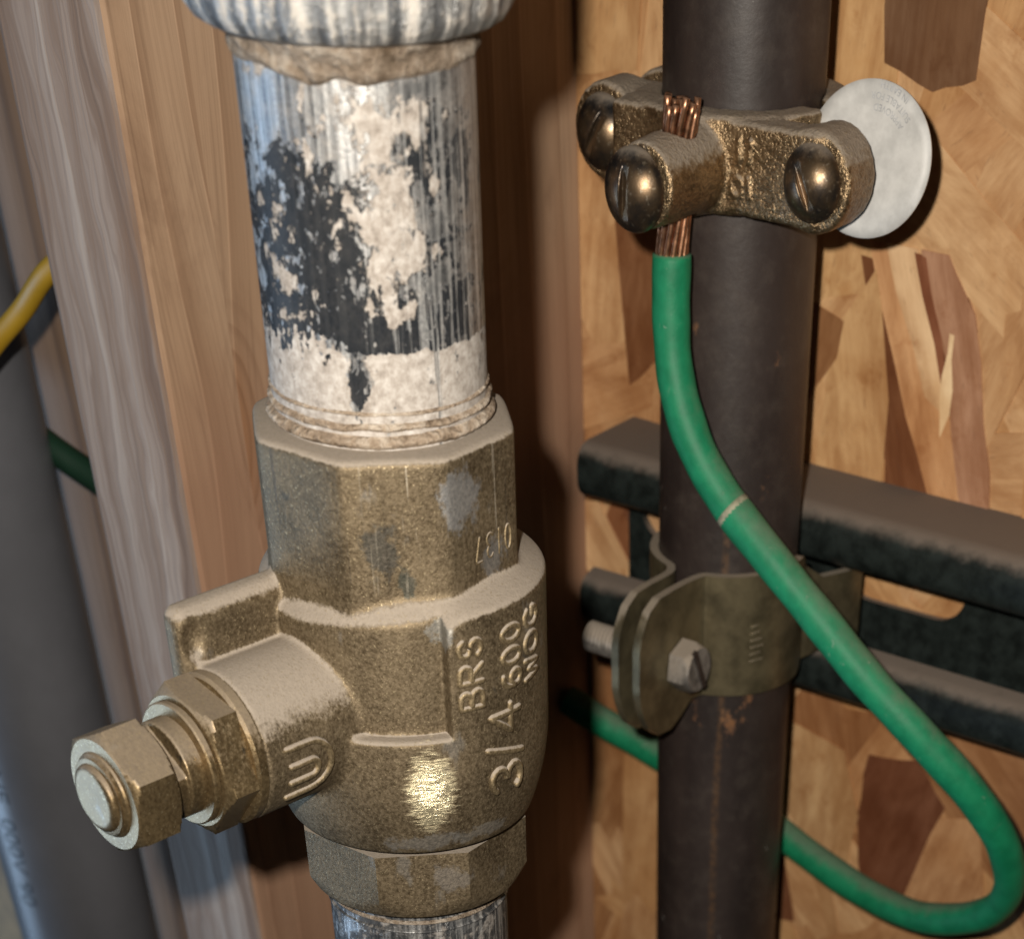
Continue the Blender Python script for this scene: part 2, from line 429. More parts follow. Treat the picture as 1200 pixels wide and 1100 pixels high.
def mat_wire(name):
    n = NT(name)
    v = n.obj
    f = n.noise(v, 260, 5, 0.65)
    c = n.mix(n.map(f, 0.3, 0.7), (0.003, 0.150, 0.066), (0.006, 0.205, 0.092))
    sc_ = n.map(n.noise(v, 420, 6, 0.72, 0.8), 0.635, 0.69)
    sc2 = n.map(n.noise(v, 1900, 3, 0.6), 0.70, 0.76)
    c = n.mix(n.mul(n.math('MAXIMUM', sc_, n.mul(sc2, 0.7)), 0.45), c, (0.30, 0.38, 0.30))
    d = n.mul(n.map(n.add(n.normal_z(), n.mul(n.add(n.noise(v, 150, 6, 0.75), -0.5), 1.1)), 0.38, 1.0), 0.45)
    c = n.mix(d, c, (0.20, 0.17, 0.14))
    return n.out(c, n.mixf(d, n.mixf(f, 0.48, 0.66), 0.92), 0.0, n.bump(n.add(f, n.mul(sc_, 0.4)), 0.35, 0.0004), spec=0.4)
M_green = mat_wire('green_wire_insulation')
M_scuff = mat_simple('scuffed_insulation', (0.28, 0.27, 0.19), 0.7, 0.0, 0.3, 800, bump=0.5)
M_tag = mat_simple('white_vinyl', (0.50, 0.50, 0.49), 0.5, 0.0, 0.16, 180, bump=0.08)
M_ink = mat_simple('grey_ink', (0.33, 0.34, 0.36), 0.6, 0.0, 0.3, 900)
M_pvc = mat_simple('grey_pvc', (0.125, 0.128, 0.142), 0.34, 0.0, 0.08, 40, bump=0.03, spec=0.55)
M_pvcink = mat_simple('black_ink', (0.020, 0.022, 0.026), 0.5, 0.0, 0.2, 400)
M_yellow = mat_simple('yellow_cable_jacket', (0.34, 0.20, 0.010), 0.5, 0.0, 0.12, 80)
M_filler = mat_simple('filler_green', (0.004, 0.05, 0.026), 0.6, 0.0, 0.3, 60)
M_dkgreen = mat_simple('dark_green_cable_jacket', (0.004, 0.030, 0.015), 0.6, 0.0, 0.15, 80)

# ------------------------------------------------------------------ mesh helpers (millimetres in, metres out)
def mesh(name, V, F, smooth=True, sharp=None):
    m = bpy.data.meshes.new(name)
    V = np.asarray(V, dtype=np.float64) * MM
    m.from_pydata([tuple(p) for p in V], [], [tuple(int(i) for i in f) for f in F])
    m.update()
    bm = bmesh.new(); bm.from_mesh(m)
    bmesh.ops.recalc_face_normals(bm, faces=bm.faces)
    if sharp is not None:
        for e in bm.edges:
            if len(e.link_faces) == 2 and e.calc_face_angle(0) > rad(sharp): e.smooth = False
    bm.to_mesh(m); bm.free()
    if smooth:
        m.polygons.foreach_set('use_smooth', [True] * len(m.polygons))
    return m

def obj(name, me, mat, parent=None):
    o = bpy.data.objects.new(name, me)
    if not me.materials: me.materials.append(mat)
    C.objects.link(o)
    o.parent = parent
    return o

def tag(o, label, cat, group=None, kind=None):
    o['label'] = label
    if cat: o['category'] = cat
    if group: o['group'] = group
    if kind: o['kind'] = kind
    return o

def thing(name, label, cat, base=(0, 0, 0), rot=None, group=None):
    o = bpy.data.objects.new(name, None)
    o.empty_display_size = 0.01
    C.objects.link(o)
    m = Matrix.Translation(W(*base))
    if rot is not None: m = m @ rot
    o.matrix_basis = m
    return tag(o, label, cat, group)

def bevelled(me, width, seg=2, ang=30):
    bm = bmesh.new(); bm.from_mesh(me)
    es = [e for e in bm.edges if len(e.link_faces) == 2 and e.calc_face_angle(0) > rad(ang)]
    bmesh.ops.bevel(bm, geom=es, offset=width * MM, segments=seg, profile=0.5, affect='EDGES', clamp_overlap=True)
    bm.to_mesh(me); bm.free()
    return me

def box(x0, x1, y0, y1, z0, z1, bev=0.0, name='box'):
    V = [(x, y, z) for x in (x0, x1) for y in (y0, y1) for z in (z0, z1)]
    F = [(0, 1, 3, 2), (4, 6, 7, 5), (0, 4, 5, 1), (2, 3, 7, 6), (0, 2, 6, 4), (1, 5, 7, 3)]
    m = mesh(name, V, F, smooth=False)
    if bev: bevelled(m, bev)
    return m

def lathe(prof, n=64, axis='z', jitter=None, cap=True, name='lathe', sharp=35):
    """prof: list of (radius, height)"""
    V = []; F = []
    for k, (r, h) in enumerate(prof):
        for i in range(n):
            a = 2 * math.pi * i / n
            rr = r + (jitter(a, h, k) if jitter else 0.0)
            V.append((rr * math.cos(a), rr * math.sin(a), h))
    for k in range(len(prof) - 1):
        for i in range(n):
            j = (i + 1) % n
            F.append((k * n + i, k * n + j, (k + 1) * n + j, (k + 1) * n + i))
    if cap:
        F.append(tuple(range(n))); F.append(tuple((len(prof) - 1) * n + i for i in range(n)))
    V = np.array(V)
    if axis == '-y':                                   # height runs along -y
        V = np.stack([V[:, 0], -V[:, 2], V[:, 1]], 1)
    elif axis == '-x':
        V = np.stack([-V[:, 2], V[:, 0], V[:, 1]], 1)
    return mesh(name, V, F, sharp=sharp)

def prism(n, R, h0, h1, a0=0.0, cham0=0.0, cham1=0.0, axis='z', bev=0.25, name='prism'):
    """n-sided nut with chamfered ends: clip the prism with a cone"""
    ap = R * math.cos(math.pi / n)
    k = 8
    V = []; F = []
    def ring(h, lim):
        idx = []
        for i in range(n * k):
            t = a0 + 2 * math.pi * i / (n * k)
            loc = ((t - a0) % (2 * math.pi / n)) - math.pi / n
            r = min(ap / math.cos(loc), lim)
            idx.append(len(V)); V.append((r * math.cos(t), r * math.sin(t), h))
        return idx
    rings = []
    def pt_rows(h_end, sgn, cham):
        return [(h_end, ap - 0.15)] + [(h_end + sgn * cham * q, ap - 0.15 + (R - ap + 0.2) * q) for q in (0.25, 0.5, 0.75, 1.0)]
    rows = (pt_rows(h0, 1, cham0) if cham0 else [(h0, 1e9)]) + (list(reversed(pt_rows(h1, -1, cham1))) if cham1 else [(h1, 1e9)])
    for h, lim in rows: rings.append(ring(h, lim))
    N = n * k
    for a, b in zip(rings[:-1], rings[1:]):
        for i in range(N):
            j = (i + 1) % N
            F.append((a[i], a[j], b[j], b[i]))
    F.append(tuple(rings[0])); F.append(tuple(rings[-1]))
    V = np.array(V)
    if axis == '-y': V = np.stack([V[:, 0], -V[:, 2], V[:, 1]], 1)
    elif axis == '-x': V = np.stack([-V[:, 2], V[:, 0], V[:, 1]], 1)
    return mesh(name, V, F, sharp=22)

def catmull(P, per=10):
    P = [np.array(p, float) for p in P]
    P = [2 * P[0] - P[1]] + P + [2 * P[-1] - P[-2]]
    out = []
    for i in range(1, len(P) - 2):
        for k in range(per):
            t = k / per
            a, b, c, d = P[i - 1], P[i], P[i + 1], P[i + 2]
            out.append(0.5 * (2 * b + (c - a) * t + (2 * a - 5 * b + 4 * c - d) * t * t + (3 * b - 3 * c + d - a) * t ** 3))
    out.append(P[-2])
    return out

def tube(path, r, n=12, name='tube', round_ends=False, rfun=None):
    P = [np.array(p, float) for p in path]
    if round_ends:
        d0 = (P[0] - P[1]) / np.linalg.norm(P[0] - P[1]); d1 = (P[-1] - P[-2]) / np.linalg.norm(P[-1] - P[-2])
        P = [P[0] + d0 * r * 0.9, P[0] + d0 * r * 0.6] + P + [P[-1] + d1 * r * 0.6, P[-1] + d1 * r * 0.9]
    T = []
    for i in range(len(P)):
        a = P[max(0, i - 1)]; b = P[min(len(P) - 1, i + 1)]
        t = b - a; T.append(t / (np.linalg.norm(t) + 1e-12))
    up = np.array([0.0, 0, 1]) if abs(T[0][2]) < 0.9 else np.array([1.0, 0, 0])
    u = np.cross(T[0], up); u /= np.linalg.norm(u)
    V = []; F = []
    for i, p in enumerate(P):
        u = u - T[i] * np.dot(u, T[i]); u /= np.linalg.norm(u)
        w = np.cross(T[i], u)
        rr = r
        if round_ends:
            if i in (0, len(P) - 1): rr = r * 0.35
            elif i in (1, len(P) - 2): rr = r * 0.8
        if rfun: rr = rfun(i / (len(P) - 1)) * rr
        for k in range(n):
            a = 2 * math.pi * k / n
            V.append(p + rr * (math.cos(a) * u + math.sin(a) * w))
    for i in range(len(P) - 1):
        for k in range(n):
            j = (k + 1) % n
            F.append((i * n + k, i * n + j, (i + 1) * n + j, (i + 1) * n + k))
    F.append(tuple(range(n))); F.append(tuple((len(P) - 1) * n + k for k in range(n)))
    return mesh(name, V, F)

# signed-distance casting -> mesh (surface nets)
def sdf_mesh(f, lo, hi, h, name='casting'):
    ax = [np.arange(lo[i], hi[i] + h, h) for i in range(3)]
    X, Y, Z = np.meshgrid(*ax, indexing='ij')
    D = f(X, Y, Z).astype(np.float32)
    del X, Y, Z
    S = D < 0
    nx, ny, nz = D.shape
    cnt = np.zeros((nx - 1, ny - 1, nz - 1), np.int8)
    for i in (0, 1):
        for j in (0, 1):
            for k in (0, 1):
                cnt += S[i:nx - 1 + i, j:ny - 1 + j, k:nz - 1 + k]
    act = np.argwhere((cnt > 0) & (cnt < 8))
    acc = np.zeros((len(act), 3)); num = np.zeros(len(act))
    cor = [(i, j, k) for i in (0, 1) for j in (0, 1) for k in (0, 1)]
    I, J, K = act.T
    vals = {c: D[I + c[0], J + c[1], K + c[2]] for c in cor}
    for c in cor:
        for d in range(3):
            if c[d] == 0:
                e = list(c); e[d] = 1; e = tuple(e)
                a, b = vals[c], vals[e]
                m = (a < 0) != (b < 0)
                t = np.where(m, a / np.where(np.abs(a - b) < 1e-9, 1, a - b), 0)
                p = np.array(c, float)[None, :].repeat(len(act), 0); p[:, d] += t
                acc[m] += p[m]; num[m] += 1
    P = act + acc / num[:, None]
    P = P * h + np.array([a[0] for a in ax])
    idx = -np.ones(cnt.shape, np.int32); idx[I, J, K] = np.arange(len(act))
    F = []
    for d in range(3):
        s0 = [slice(None)] * 3; s1 = [slice(None)] * 3
        s0[d] = slice(0, -1); s1[d] = slice(1, None)
        A = S[tuple(s0)]; B = S[tuple(s1)]
        e = np.argwhere(A != B)
        o1, o2 = [(1, 2), (2, 0), (0, 1)][d]
        ok = (e[:, o1] > 0) & (e[:, o2] > 0) & (e[:, o1] < D.shape[o1] - 1) & (e[:, o2] < D.shape[o2] - 1)
        e = e[ok]
        inside = S[e[:, 0], e[:, 1], e[:, 2]]
        def cell(a, b):
            q = e.copy(); q[:, o1] -= a; q[:, o2] -= b
            return idx[q[:, 0], q[:, 1], q[:, 2]]
        q = np.stack([cell(1, 1), cell(0, 1), cell(0, 0), cell(1, 0)], 1)
        q[~inside] = q[~inside][:, ::-1]
        F.append(q)
    F = np.concatenate(F)
    m = bpy.data.meshes.new(name)
    V = (P * MM).astype(np.float32)
    m.vertices.add(len(V)); m.vertices.foreach_set('co', V.ravel())
    m.loops.add(F.size); m.loops.foreach_set('vertex_index', F.ravel().astype(np.int32))
    m.polygons.add(len(F)); m.polygons.foreach_set('loop_start', (np.arange(len(F)) * 4).astype(np.int32))
    m.update(calc_edges=True); m.validate()
    m.polygons.foreach_set('use_smooth', [True] * len(m.polygons))
    return m

def smin(a, b, k):
    h = np.clip(0.5 + 0.5 * (b - a) / k, 0, 1)
    return b * (1 - h) + a * h - k * h * (1 - h)
def smax(a, b, k): return -smin(-a, -b, k)
def sbox(x, y, z, x0, x1, y0, y1, z0, z1, r=0.0):
    cx, cy, cz = (x0 + x1) / 2, (y0 + y1) / 2, (z0 + z1) / 2
    qx = np.abs(x - cx) - (x1 - x0) / 2 + r; qy = np.abs(y - cy) - (y1 - y0) / 2 + r; qz = np.abs(z - cz) - (z1 - z0) / 2 + r
    return np.sqrt(np.maximum(qx, 0) ** 2 + np.maximum(qy, 0) ** 2 + np.maximum(qz, 0) ** 2) + np.minimum(np.maximum(qx, np.maximum(qy, qz)), 0) - r
def scyl(a, b, h, r, h0, h1, k=0.6):
    return smax(np.sqrt(a * a + b * b) - r, np.maximum(h0 - h, h - h1), k)

# hand-cut stroke letters, unit box 0..1 (x right, y up)
def arc(cx, cy, rx, ry, a0, a1, n=9):
    return [(cx + rx * math.cos(rad(a0 + (a1 - a0) * i / n)), cy + ry * math.sin(rad(a0 + (a1 - a0) * i / n))) for i in range(n + 1)]
GLY = {
    'B': [[(0, 0), (0, 1), (.55, 1)] + arc(.55, .77, .33, .23, 85, -90) + [(.06, .55), (.06, .50)] + arc(.55, .26, .42, .25, 90, -90) + [(.04, .01)]],
    'R': [[(0, 0), (0, 1), (.55, 1)] + arc(.55, .75, .38, .25, 85, -90) + [(.06, .51), (.06, .46), (.45, .46), (.95, 0)]],
    'S': [arc(.5, .75, .42, .25, 20, 270) + arc(.5, .25, .44, .25, 90, -160)],
    '3': [arc(.45, .75, .45, .25, 150, -90) + arc(.45, .25, .5, .25, 90, -155)],
    '/': [[(0, -.08), (.7, 1.1)]],
    '4': [[(.72, 0), (.72, 1), (0, .32), (1, .32)]],
    '6': [arc(.6, .55, .55, .45, 75, 180) + arc(.5, .29, .45, .29, 180, -180, 16)],
    '0': [arc(.5, .5, .45, .5, 0, 360, 18)],
    'O': [arc(.5, .5, .5, .5, 0, 360, 18)],
    'W': [[(0, 1), (.22, 0), (.5, .8), (.78, 0), (1, 1)]],
    'G': [arc(.5, .5, .48, .5, 40, 345) + [(.96, .42), (.55, .42)]],
    '1': [[(.5, 0), (.5, 1)]],
    '7': [[(0, 1), (1, 1), (.35, 0)]],
}
def join_meshes(ms, name):
    bm = bmesh.new()
    for m in ms:
        bm.from_mesh(m); bpy.data.meshes.remove(m)
    out = bpy.data.meshes.new(name); bm.to_mesh(out); bm.free()
    out.polygons.foreach_set('use_smooth', [True] * len(out.polygons))
    return out
def dense(P, step=0.35):
    out = [np.array(P[0], float)]
    for a, b in zip(P[:-1], P[1:]):
        a = np.array(a, float); b = np.array(b, float)
        k = max(1, int(math.ceil(np.linalg.norm(b - a) / step)))
        for i in range(1, k + 1): out.append(a + (b - a) * i / k)
    return out

# ================================================================== SETTING: wall, boards
random.seed(7)
wall = tag(obj('osb_wall', box(-460, 210, 0, 11, -330, 260), M_osb), 'tan oriented strand board wall behind the pipes and the black channel', 'wall')
wall.location = W(0, 0, 0)

def strand_outline(r):
    """long strip with splintered ends and slightly wavy sides, unit size"""
    P = []
    for sx in (1, -1):
        sk = r.uniform(-.10, .10)
        for zz in (0.5, 0.3, 0.12, -0.1, -0.28, -0.5):
            P.append((sx * (0.5 + r.uniform(-.05, .03) + sk * zz), (zz + r.uniform(-.03, .03)) * sx))
        for t in (0.28, 0.0, -0.25):
            P.append((sx * t, -sx * 0.5 * r.uniform(.90, 1.05)))
    return P
def strand_obj(P, x, z, a, col, k, top=False):
    n = len(P); m = bpy.data.meshes.new('strand')
    V = [(p * MM, -0.3 * MM, q * MM) for p, q in P] + [(p * MM, 0.3 * MM, q * MM) for p, q in P]
    F = [tuple(range(n)), tuple(range(2 * n - 1, n - 1, -1))] + [(i, i + n, (i + 1) % n + n, (i + 1) % n) for i in range(n)]
    m.from_pydata(V, [], F); m.update()
    bm = bmesh.new(); bm.from_mesh(m); bmesh.ops.recalc_face_normals(bm, faces=bm.faces); bm.to_mesh(m); bm.free()
    m.materials.append(M_strand)
    o = bpy.data.objects.new('strand', m)
    C.objects.link(o); o.parent = wall
    o.location = (x * MM, -(0.05 + 0.005 * k + (0.26 if top else random.uniform(0, 0.22))) * MM, z * MM)
    o.rotation_euler = (rad(random.uniform(-.3, .3)), rad(-a), rad(random.uniform(-.1, .1)))
    o.color = (*col, 1)
    return o
def warm(c, k=1.22): return (min(0.86, c[0] * k), min(0.86, c[1] * k * 0.93), min(0.86, c[2] * k * 0.90))
TAN = [warm(c) for c in [(0.47, 0.31, 0.16), (0.50, 0.34, 0.185), (0.44, 0.285, 0.145), (0.52, 0.37, 0.215), (0.42, 0.265, 0.14), (0.47, 0.32, 0.18)]]
BRN = [(0.26, 0.115, 0.055), (0.33, 0.17, 0.08), (0.20, 0.085, 0.045), (0.38, 0.21, 0.10)]
k = 0
for i in range(268):
    x = random.uniform(-100, 78); z = random.uniform(-160, 72)
    a = random.gauss(85, 42)
    col = random.choice(BRN) if random.random() < 0.13 else random.choice(TAN)
    L, w = random.uniform(40, 105), random.uniform(8, 26)
    strand_obj([(p * L, q * w) for p, q in strand_outline(random)], x, z, a, col, k); k += 1
def poly_strand(pts, col, ang=0):
    """a strand of given outline (wall x, z in mm)"""
    global k
    cxm = sum(p[0] for p in pts) / len(pts); czm = sum(p[1] for p in pts) / len(pts)
    ca, sa = math.cos(rad(-ang)), math.sin(rad(-ang))
    L = [((p[0] - cxm), (p[1] - czm)) for p in pts]
    L = [(ca * p - sa * q, sa * p + ca * q) for p, q in L]
    # break the straight sides a little
    out = []
    for (p, q), (p2, q2) in zip(L, L[1:] + L[:1]):
        out.append((p, q))
        d = math.hypot(p2 - p, q2 - q)
        if d > 8:
            for t in (0.3, 0.68):
                e = random.uniform(-.03, .03) * min(d, 18)
                out.append((p + (p2 - p) * t - (q2 - q) / d * e, q + (q2 - q) * t + (p2 - p) / d * e))
    o = strand_obj(out, cxm, czm, ang, warm(col, 1.2) if col[0] > 0.3 else col, k, True); k += 1
    return o
# the strands that stand out, from the background to the topmost
poly_strand([(6, 40), (30, 42), (34, -22), (14, -26)], (0.49, 0.325, 0.165), 88)
poly_strand([(-42, 60), (-22, 62), (-20, 6), (-37, 0)], (0.50, 0.345, 0.18), 82)
poly_strand([(-46, 2), (-36.5, 1.2), (-26.2, -1.7), (-36.3, -17.4), (-48, -21)], (0.27, 0.135, 0.06), 60)
poly_strand([(-31, -4), (-22, 8), (-17, -12), (-17, -34), (-33, -36)], (0.49, 0.335, 0.175), 100)
poly_strand([(-25.5, 9.5), (-19, 9), (-11, -14), (-6.4, -25), (-7.0, -33), (-14.5, -33), (-18, -17)], (0.19, 0.080, 0.036), 112)
poly_strand([(-24, 12), (-15, 12), (-4, -12), (4, -28), (-3, -31), (-13, -14)], (0.50, 0.31, 0.165), 112)
poly_strand([(-20.5, 12), (-14, 12), (-5.2, -8), (-4.5, -12.5), (-9.5, -10)], (0.60, 0.45, 0.28), 112)
poly_strand([(-13.2, 12), (-7.5, 12), (-1, 4), (6, -20), (8, -34), (2, -33), (-5.0, -5)], (0.36, 0.22, 0.145), 108)
poly_strand([(-14.5, 11.5), (-12.0, 11), (-5.4, -6.2), (-6.3, -7.5)], (0.24, 0.095, 0.05), 112)
poly_strand([(-5.6, 0.6), (-4.6, 0.4), (-3.8, -12), (-5.3, -16), (-6.3, -9)], (0.72, 0.60, 0.40), 95)
poly_strand([(-25.8, 60), (-3.5, 62), (-6.0, 36.2), (-14, 33.8), (-23.8, 36.6)], (0.185, 0.105, 0.060), 88)
poly_strand([(-14, -78), (-2, -76), (6, -84), (-2, -108), (-13, -106), (-15.5, -92)], (0.17, 0.070, 0.038), 70)
poly_strand([(-38, -76), (-20, -79), (-15, -92), (-17, -104), (-24, -109), (-37, -92)], (0.43, 0.30, 0.165), 85)
poly_strand([(-4, -88), (14, -84), (18, -100), (4, -112), (-6, -106)], (0.40, 0.245, 0.13), 75)
poly_strand([(-60, -98), (-36, -101), (-30, -122), (-58, -126)], (0.19, 0.085, 0.045), 60)
poly_strand([(-29, -102), (-22, -107), (-17.5, -121), (-20, -122)], (0.44, 0.30, 0.165), 110)
poly_strand([(-84, 24), (-72, 25), (-66, 4), (-70, -14), (-78, -20)], (0.24, 0.115, 0.055), 75)
poly_strand([(-92, 60), (-74, 62), (-76, 30), (-91, 28)], (0.53, 0.37, 0.20), 85)
poly_strand([(-79, -75), (-70, -76), (-73, -90), (-80, -92)], (0.55, 0.40, 0.25), 100)

# the board that stands on edge between valve and wall, and the brown stud behind it
plank = tag(obj('wood_board', box(-114.2, -90.3, -116, -0.6, -330, 260, 1.2), M_plank), 'tan pine board on edge with grey weathered front, behind the valve', 'board')
plank.location = W(0, 0, 0)
pm = plank.data
pm.materials.append(M_plank_edge)
for p in pm.polygons:
    if p.normal.y < -0.9: p.material_index = 1
stud = tag(obj('wood_stud', box(-195, -114.8, -60, -0.6, -330, 260, 1.4), M_stud), 'dark brown stud left of the grey fronted board, behind the conduit', 'stud')
stud.location = W(0, 0, 0)

# ================================================================== VALVE LINE
TILT = Matrix.Rotation(rad(1.25), 4, Vector((-.676, .737, 0)))
PIV = Vector((0, -161 * MM, Z0 + 58 * MM))
def line_matrix(rz=0.0):
    base = Matrix.Translation(W(0, -161, 0)) @ Matrix.Rotation(rad(rz), 4, 'Z')
    return Matrix.Translation(PIV) @ TILT @ Matrix.Translation(-PIV) @ base
def line_thing(name, label, cat, rz=0.0, group=None):
    o = bpy.data.objects.new(name, None); o.empty_display_size = 0.01
    C.objects.link(o); o.matrix_basis = line_matrix(rz)
    return tag(o, label, cat, group)

rj = random.Random(3)
PH = [rj.uniform(0, 6.28) for _ in range(40)]
def wob(a, h, amp, f0=3):
    return amp * sum(math.sin((f0 + i) * a + PH[i] + (0.7 + .31 * i) * h) / (1 + .35 * i) for i in range(9)) / 3

# upper pipe
up = line_thing('steel_pipe', 'short steel pipe with flaking black paint and cream patches, above the brass valve', 'pipe')
obj('pipe_wall', lathe([(13.35, 26 + i * 1.0) for i in range(48)], 128, jitter=lambda a, h, k: wob(a, h * .1, 0.03), name='pipe_wall'), M_pipe, up)
def ring_mesh(r0, z, w, amp, f0=5, n=220, lumps=None, wav=0.0):
    prof = [(r0 - 0.4 + (w + 0.4) * math.sin(math.pi * i / 8), z - w * 1.0 + 2.0 * w * i / 8) for i in range(9)]
    m = lathe(prof, n, jitter=lambda a, h, k: (0 if k in (0, 8) else wob(a, h, amp, f0) + wob(3.1 * a, 2 * h, amp * .6, f0 + 9)), cap=False, name='ring', sharp=None)
    for v in m.vertices:
        a = math.atan2(v.co.y, v.co.x)
        v.co.z += MM * wav * (wob(a, z, 1.0, 3) + 0.5 * wob(a, z * 2, 1.0, 13))
    return m
obj('thread_compound', ring_mesh(13.2, 32.6, 0.40, 0.12, 9, wav=0.10), M_paste, up)
obj('thread_compound', ring_mesh(13.25, 31.2, 0.62, 0.15, 11, wav=0.12), M_paste, up)
obj('thread_compound', ring_mesh(13.3, 29.7, 0.90, 0.16, 7, wav=0.10), M_paste, up)

# coupling above
cp = line_thing('pipe_coupling', 'grey ribbed steel coupling at the top of the flaking pipe', 'pipe fitting')
def rib(a, h, k):
    return 0.12 * math.sin(31 * a + 0.6) * (1 if h > 68 else 0.35) + wob(a, h * .2, 0.15, 12)
obj('collar', lathe([(14.2, 66.9), (16.2, 66.5), (17.0, 66.9), (17.9, 68.0), (18.2, 69.2), (18.3, 72), (18.3, 80), (18.3, 110), (14, 110.5)], 256, jitter=rib, name='collar', sharp=60), M_coup, cp)
def lump(a):
    d = (a + rad(40) + math.pi) % (2 * math.pi) - math.pi
    return 0.9 * math.exp(-(d / 0.30) ** 2) + 0.35 * math.exp(-((d + 0.55) / 0.25) ** 2)
prof = []
for i in range(15):
    t = i / 14
    prof.append((13.2 + 1.7 * t ** 0.9 + 0.25 * math.sin(9 * t), 63.4 + 3.6 * t))
def crudj(a, h, k):
    if k == 0: return 0.0
    t = k / 14
    return (wob(a, h * 1.3, 0.34, 5) + wob(a * 2.3, h * 2.7, 0.20, 11)) * (0.5 + .5 * math.sin(math.pi * t)) + lump(a) * math.sin(math.pi * t)
crud = lathe(prof, 256, jitter=crudj, cap=False, name='joint_compound', sharp=None)
for v in crud.vertices:                               # ragged lower rim
    a = math.atan2(v.co.y, v.co.x); t = (v.co.z / MM - 63.4) / 3.6
    v.co.z += MM * (1 - t) * (wob(a, 2.0, 0.38, 4) + wob(a, 1.0, 0.2, 14) - 2.3 * lump(a) * (0.3 + t))
obj('joint_compound', crud, M_crud, cp)

# lower pipe
lp = line_thing('steel_pipe', 'lower steel pipe with blue grey skin leaving the valve\'s bottom nut', 'pipe')
obj('pipe_wall', lathe([(13.35, -26 - i * 4.0) for i in range(30)], 128, name='pipe_wall'), M_pipe2, lp)
for q, (zz, w) in enumerate([(-30.4, .45), (-31.8, .5), (-33.2, .4)]):
    obj('thread', ring_mesh(13.25, zz, w, 0.05, 8), M_crud if q < 2 else M_pipe2, lp)

# ball valve
valve = line_thing('ball_valve', 'brass ball valve without handle, raised lettering, stem pointing left', 'valve', -7.3)
SZ = -2.3
def valve_sdf(x, y, z):
    rho = np.sqrt(x * x + y * y)
    az = np.degrees(np.arctan2(y, x))
    w = np.exp(-((az + 95) / 42) ** 2)
    R = np.where(z > -7, 20.2, 20.2 - 2.5 * np.clip((-7 - z) / 12, 0, 2) ** 2)
    side = (rho - R) * np.where(z > -7, 1.0, 0.9)
    inp = 1 / (1 + np.exp((az + 23) / 3.0))
    inp = np.where((az > 150), 1.0, inp)
    s = 0.42 + 0.55 * inp
    zs = 13.1 - 0.8 * inp - 1.6 * w
    top = ((rho - 17.0) * s + (z - zs)) / np.sqrt(1 + s * s)
    d = smax(side, top, 0.7)
    d = smax(d, -19.2 - z, 0.5)
    pocket = np.maximum(np.maximum(18.0 - rho, -2.8 - z), 0.391 * x + 0.921 * y)
    d = smax(d, -pocket, 0.55)
    for az_, z_ in ((-33, -9.2), (-28, -11.6), (-36, -7.0)):           # rubbed patch; dents added to catch the torch glint
        ds = np.sqrt((x - 26.7 * math.cos(rad(az_))) ** 2 + (y - 26.7 * math.sin(rad(az_))) ** 2 + (z - z_) ** 2) - 7.0
        d = smax(d, -ds, 0.25)
    # octagonal neck
    o = np.full_like(x, -1e9)
    for q in range(4):
        t = rad(7.5 + 45 * q)
        o = np.maximum(o, np.abs(x * math.cos(t) + y * math.sin(t)))
    neck = smax(o - 16.1, rho - 17.15, 0.9)
    neck = smax(neck, (z - 28.8) + 0.10 * (rho - 14), 0.8)
    neck = np.maximum(neck, -z)
    pl = np.abs(x * math.sin(rad(-44)) - y * math.cos(rad(-44)))          # parting line
    neck = smin(neck, np.maximum(np.maximum(np.sqrt(pl * pl + (np.maximum(o - 15.85, 0)) ** 2) - 0.30, np.maximum(z - 27.0, 12.0 - z)), -x), 0.3)
    d = smin(d, neck, 0.7)
    # bonnet
    h = -y
    bz = z - SZ
    q = np.sqrt(x * x + bz * bz)
    bon = smax(q - 9.3, np.maximum(h - 31.2, -h), 0.5)
    d = smin(d, bon, 0.9)
    # stop lug along the top of the bonnet
    lug = sbox(x, y, z + 0.12 * (x + 2.9), -7.2, -3.0, -33.2, -10, -6, 13.1, 1.9)
    lug = smax(lug, -(np.sqrt((x + 5.2) ** 2 * 0.3 + (z - 14.4) ** 2) - 0.9), 0.5)
    dent = np.sqrt((x + 2.2) ** 2 + (y + 31.2) ** 2 + ((z - 9.6) * .7) ** 2) - 1.9
    lug = smax(lug, -dent, 0.6)
    d = smin(d, lug, 0.8)
    return d
body = sdf_mesh(valve_sdf, (-21, -35, -20.5), (21, 21, 29), 0.30, 'body')
body.materials.append(M_valve)
obj('body', body, M_valve, valve)

def on_barrel(az0, z0, R):
    """text frame on the barrel: text runs upward, letter tops to the left"""
    return lambda s, t: (R * math.cos(rad(az0) - t / R), R * math.sin(rad(az0) - t / R), z0 + s)
def letters(text, frame, h, w, gap, r, mat=M_letter, name='raised_letter', widths={}, parent=None):
    s = 0.0
    for ch in text:
        if ch == ' ': s += w * .6; continue
        cw = widths.get(ch, w)
        parts = []
        for st in GLY[ch]:
            P = dense([(s + p[0] * cw, p[1] * h) for p in st], 0.3)
            parts.append(tube([frame(*q) for q in P], r, 8, round_ends=True))
        obj(name, join_meshes(parts, name), mat, parent or valve)
        s += cw + gap
letters('BRS', on_barrel(-9.5, 0.6, 20.10), 3.3, 2.2, 0.95, 0.44)
letters('3/4', on_barrel(8.5, -11.6, 20.10), 5.4, 3.4, 1.05, 0.52, widths={'/': 2.2})
letters('600', on_barrel(10.0, 1.6, 20.10), 3.4, 2.0, 0.8, 0.44)
letters('WOG', on_barrel(23.0, 1.2, 20.10), 3.3, 2.4, 0.8, 0.44)
def on_neck(s, t):            # upside-down numerals on the flat right of the viewer
    t0 = rad(7.5)
    ux, uy = -math.sin(t0), math.cos(t0)
    e = 5.0 - s
    return (16.03 * math.cos(t0) + ux * e, 16.03 * math.sin(t0) + uy * e, 18.6 - t)
